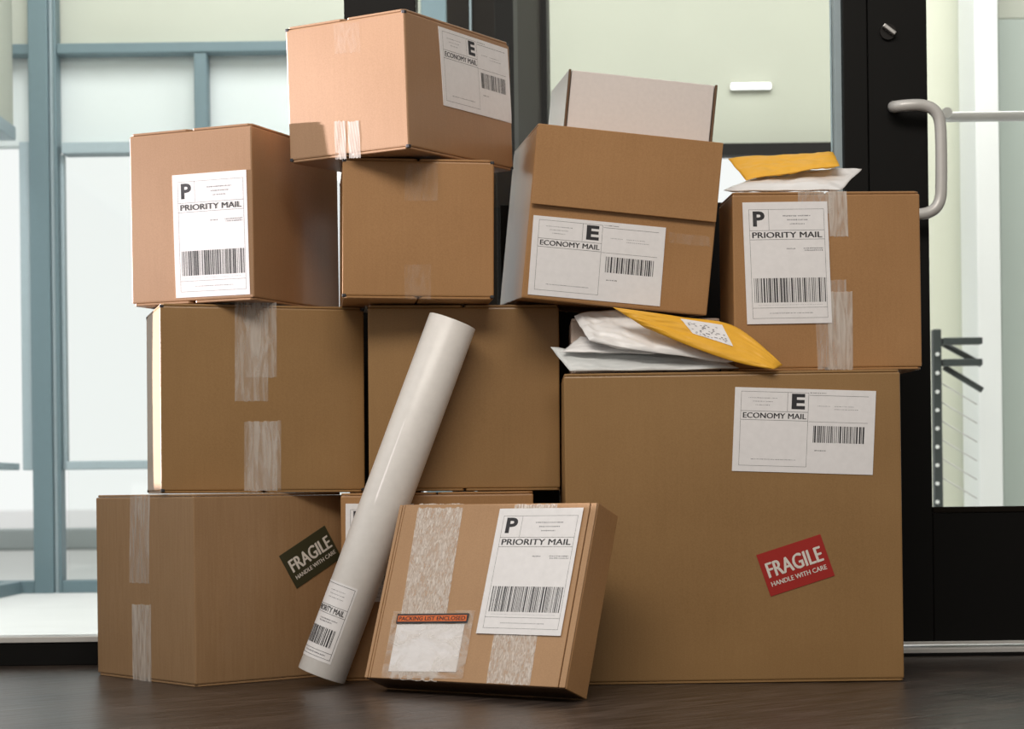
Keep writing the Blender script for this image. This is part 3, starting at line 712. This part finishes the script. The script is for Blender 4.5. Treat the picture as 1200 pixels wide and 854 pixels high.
# ------------------------------------------------------------------ mailers
def mailer(name, corners, T, mat, label, cat, seed, wr=.004, group=None, n=40, sag=0.0, edge=.10, low=None, high=None):
    """padded envelope: bilinear sheet between four corners (BL, BR, TR, TL), puffed, wrinkled, with flat seal edges"""
    def along(pts, u):
        m = len(pts)-1; i = min(int(u*m), m-1); t = u*m-i
        p0, p1, p2, p3 = pts[max(i-1, 0)], pts[i], pts[i+1], pts[min(i+2, m)]
        return .5*((2*p1)+(p2-p0)*t+(2*p0-5*p1+4*p2-p3)*t*t+(3*p1-3*p2+p3-p0)*t**3)
    if low: corners = (low[0], low[-1], high[-1], high[0])
    BL, BR, TR, TL = [Vector(c) for c in corners]; ctr = (BL+BR+TR+TL)/4
    nrm = ((BR-BL).cross(TL-BL)).normalized()
    if nrm.z < 0: nrm = -nrm
    bm = bmesh.new(); top = []; bot = []
    for j in range(n+1):
        a, b = [], []
        for i in range(n+1):
            u, v = i/n, j/n
            p = (along(low, u)*(1-v)+along(high, u)*v if low else (BL*(1-u)+BR*u)*(1-v)+(TL*(1-u)+TR*u)*v)-ctr
            e = min(u, 1-u, v, 1-v); k = min(1, max(0, (e-.02)/edge)); k = math.sqrt(k*(2-k)) if k < 1 else 1
            q = Vector((u*3.1+seed*5, v*2.3, seed)); w1 = noise.noise(q*1.3); w2 = noise.noise(q*4.2+Vector((3, 1, 2))); w3 = abs(noise.noise(q*2.6+Vector((9, 4, 1))))
            dz = nrm*(wr*(w1*1.2)+wr*.35*w2*k-wr*1.3*w3*k)+nrm*(-sag*(4*(u-.5)**2))
            a.append(bm.verts.new(p+nrm*(T/2*k+.0004)+dz)); b.append(bm.verts.new(p-nrm*(T/2*k+.0004)+dz))
        top.append(a); bot.append(b)
    for j in range(n):
        for i in range(n):
            bm.faces.new((top[j][i], top[j][i+1], top[j+1][i+1], top[j+1][i])).smooth = True
            bm.faces.new((bot[j][i], bot[j+1][i], bot[j+1][i+1], bot[j][i+1])).smooth = True
    for (ring) in ([(0, i) for i in range(n+1)], [(n, i) for i in range(n+1)]):
        for k in range(n):
            (j1, i1), (j2, i2) = ring[k], ring[k+1]; bm.faces.new((top[j1][i1], bot[j1][i1], bot[j2][i2], top[j2][i2]))
    for ii in (0, n):
        for k in range(n): bm.faces.new((top[k][ii], top[k+1][ii], bot[k+1][ii], bot[k][ii]))
    bmesh.ops.recalc_face_normals(bm, faces=bm.faces)
    root = empty(name, Matrix.Translation(ctr)); tag(root, label, cat, group or 'mailing envelopes on the boxes')
    body = link('pouch', bm, mat, root)
    return root, (BL-ctr, BR-ctr, TR-ctr, TL-ctr), nrm
HT = .5805
def A3(px, py, Y): return at(px, py, Y)
# on the large box
mailer('poly_mailer', None, .010, POLY_GREY,
       'grey-white poly mailer lying flat at the bottom of the mailer pile on the largest box', 'mailer', 2, .003, edge=.16,
       low=[A3(668, 434, 3.665), A3(730, 434.5, 3.665), A3(800, 433.5, 3.665), A3(866, 431, 3.665)],
       high=[A3(645, 407, 3.70), A3(672, 410, 3.712), A3(760, 413, 3.722), A3(836, 421, 3.725)])
mailer('poly_mailer', [A3(659, 412, 3.675), A3(770, 414, 3.675), A3(800, 402, 3.728), A3(680, 394, 3.722)], .010, POLY,
       'small white rounded poly mailer squeezed between the two larger white mailers', 'mailer', 4, .002, edge=.25)
mailer('poly_mailer', None, .012, POLY,
       'large white poly mailer tilted under the yellow padded envelope', 'mailer', 6, .005, edge=.10,
       low=[A3(690, 399, 3.66), A3(742, 408, 3.655), A3(806, 419, 3.655), A3(862, 424, 3.655)],
       high=[A3(673, 371, 3.722), A3(699, 363.5, 3.722), A3(745, 364, 3.725), A3(806, 378, 3.728)])
r_, (BL, BR, TR, TL), nr = mailer('padded_envelope', None, .015, YELLOW,
       'yellow padded envelope with a pale printed sheet, lying on the white mailers', 'envelope', 8, .003, edge=.16,
       low=[A3(752, 381, 3.640), A3(800, 402, 3.635), A3(858, 423, 3.635), A3(906, 433, 3.635)],
       high=[A3(718, 360, 3.645), A3(796, 371, 3.67), A3(862, 383, 3.685), A3(917, 428, 3.66)])
def sheet():
    # printed sheet pasted on the envelope's upper face
    body = r_.children[0]; off = r_.location
    pb = bmesh.new(); pb.from_mesh(body.data); bv = BVHTree.FromBMesh(pb); pb.free()
    q = [(812, 391), (859, 406), (846, 381), (797, 373.5)]
    o = Vector((0, 0, CAM_H))-off
    def H(u, v, lift):
        px = (q[0][0]*(1-u)+q[1][0]*u)*(1-v)+(q[3][0]*(1-u)+q[2][0]*u)*v
        py = (q[0][1]*(1-u)+q[1][1]*u)*(1-v)+(q[3][1]*(1-u)+q[2][1]*u)*v
        h = bv.ray_cast(o, ray(px, py).normalized(), 10)
        return h[0]+h[1]*lift*(1 if h[1].y < 0 else -1) if h[0] is not None else None
    bm = bmesh.new(); n = 12; rng = random.Random(3)
    g = [[H(i/n, j/n, .0010) for i in range(n+1)] for j in range(n+1)]
    g = [[bm.verts.new(p) if p else None for p in row] for row in g]
    for j in range(n):
        for i in range(n):
            c = (g[j][i], g[j][i+1], g[j+1][i+1], g[j+1][i])
            if all(c): bm.faces.new(c).smooth = True
    for k in range(46):
        u = rng.uniform(.06, .9); v = .1+.78*rng.randrange(9)/9
        c = [H(u+a, v+b, .0016) for a, b in ((0, 0), (.045, 0), (.045, .035), (0, .035))]
        if all(c): bm.faces.new([bm.verts.new(p) for p in c]).material_index = 1
    link('printed_sheet', bm, [PAPER, INK_SOFT], r_)['label'] = 'pale printed sheet'
sheet()
# on the right box
mailer('poly_mailer', [A3(848, 223, 3.715), A3(985, 222.6, 3.715), A3(1010, 198, 3.80), A3(896, 203, 3.82)], .015, POLY,
       'white poly mailer with a pointed tip, lying on the box at right', 'mailer', 10, .003, edge=.2)
mailer('padded_envelope', [A3(874, 211, 3.74), A3(984, 193, 3.74), A3(976, 177.5, 3.84), A3(853, 185, 3.84)], .009, YELLOW,
       'yellow padded envelope on top of the white mailer on the box at right', 'envelope', 12, .003, edge=.15)
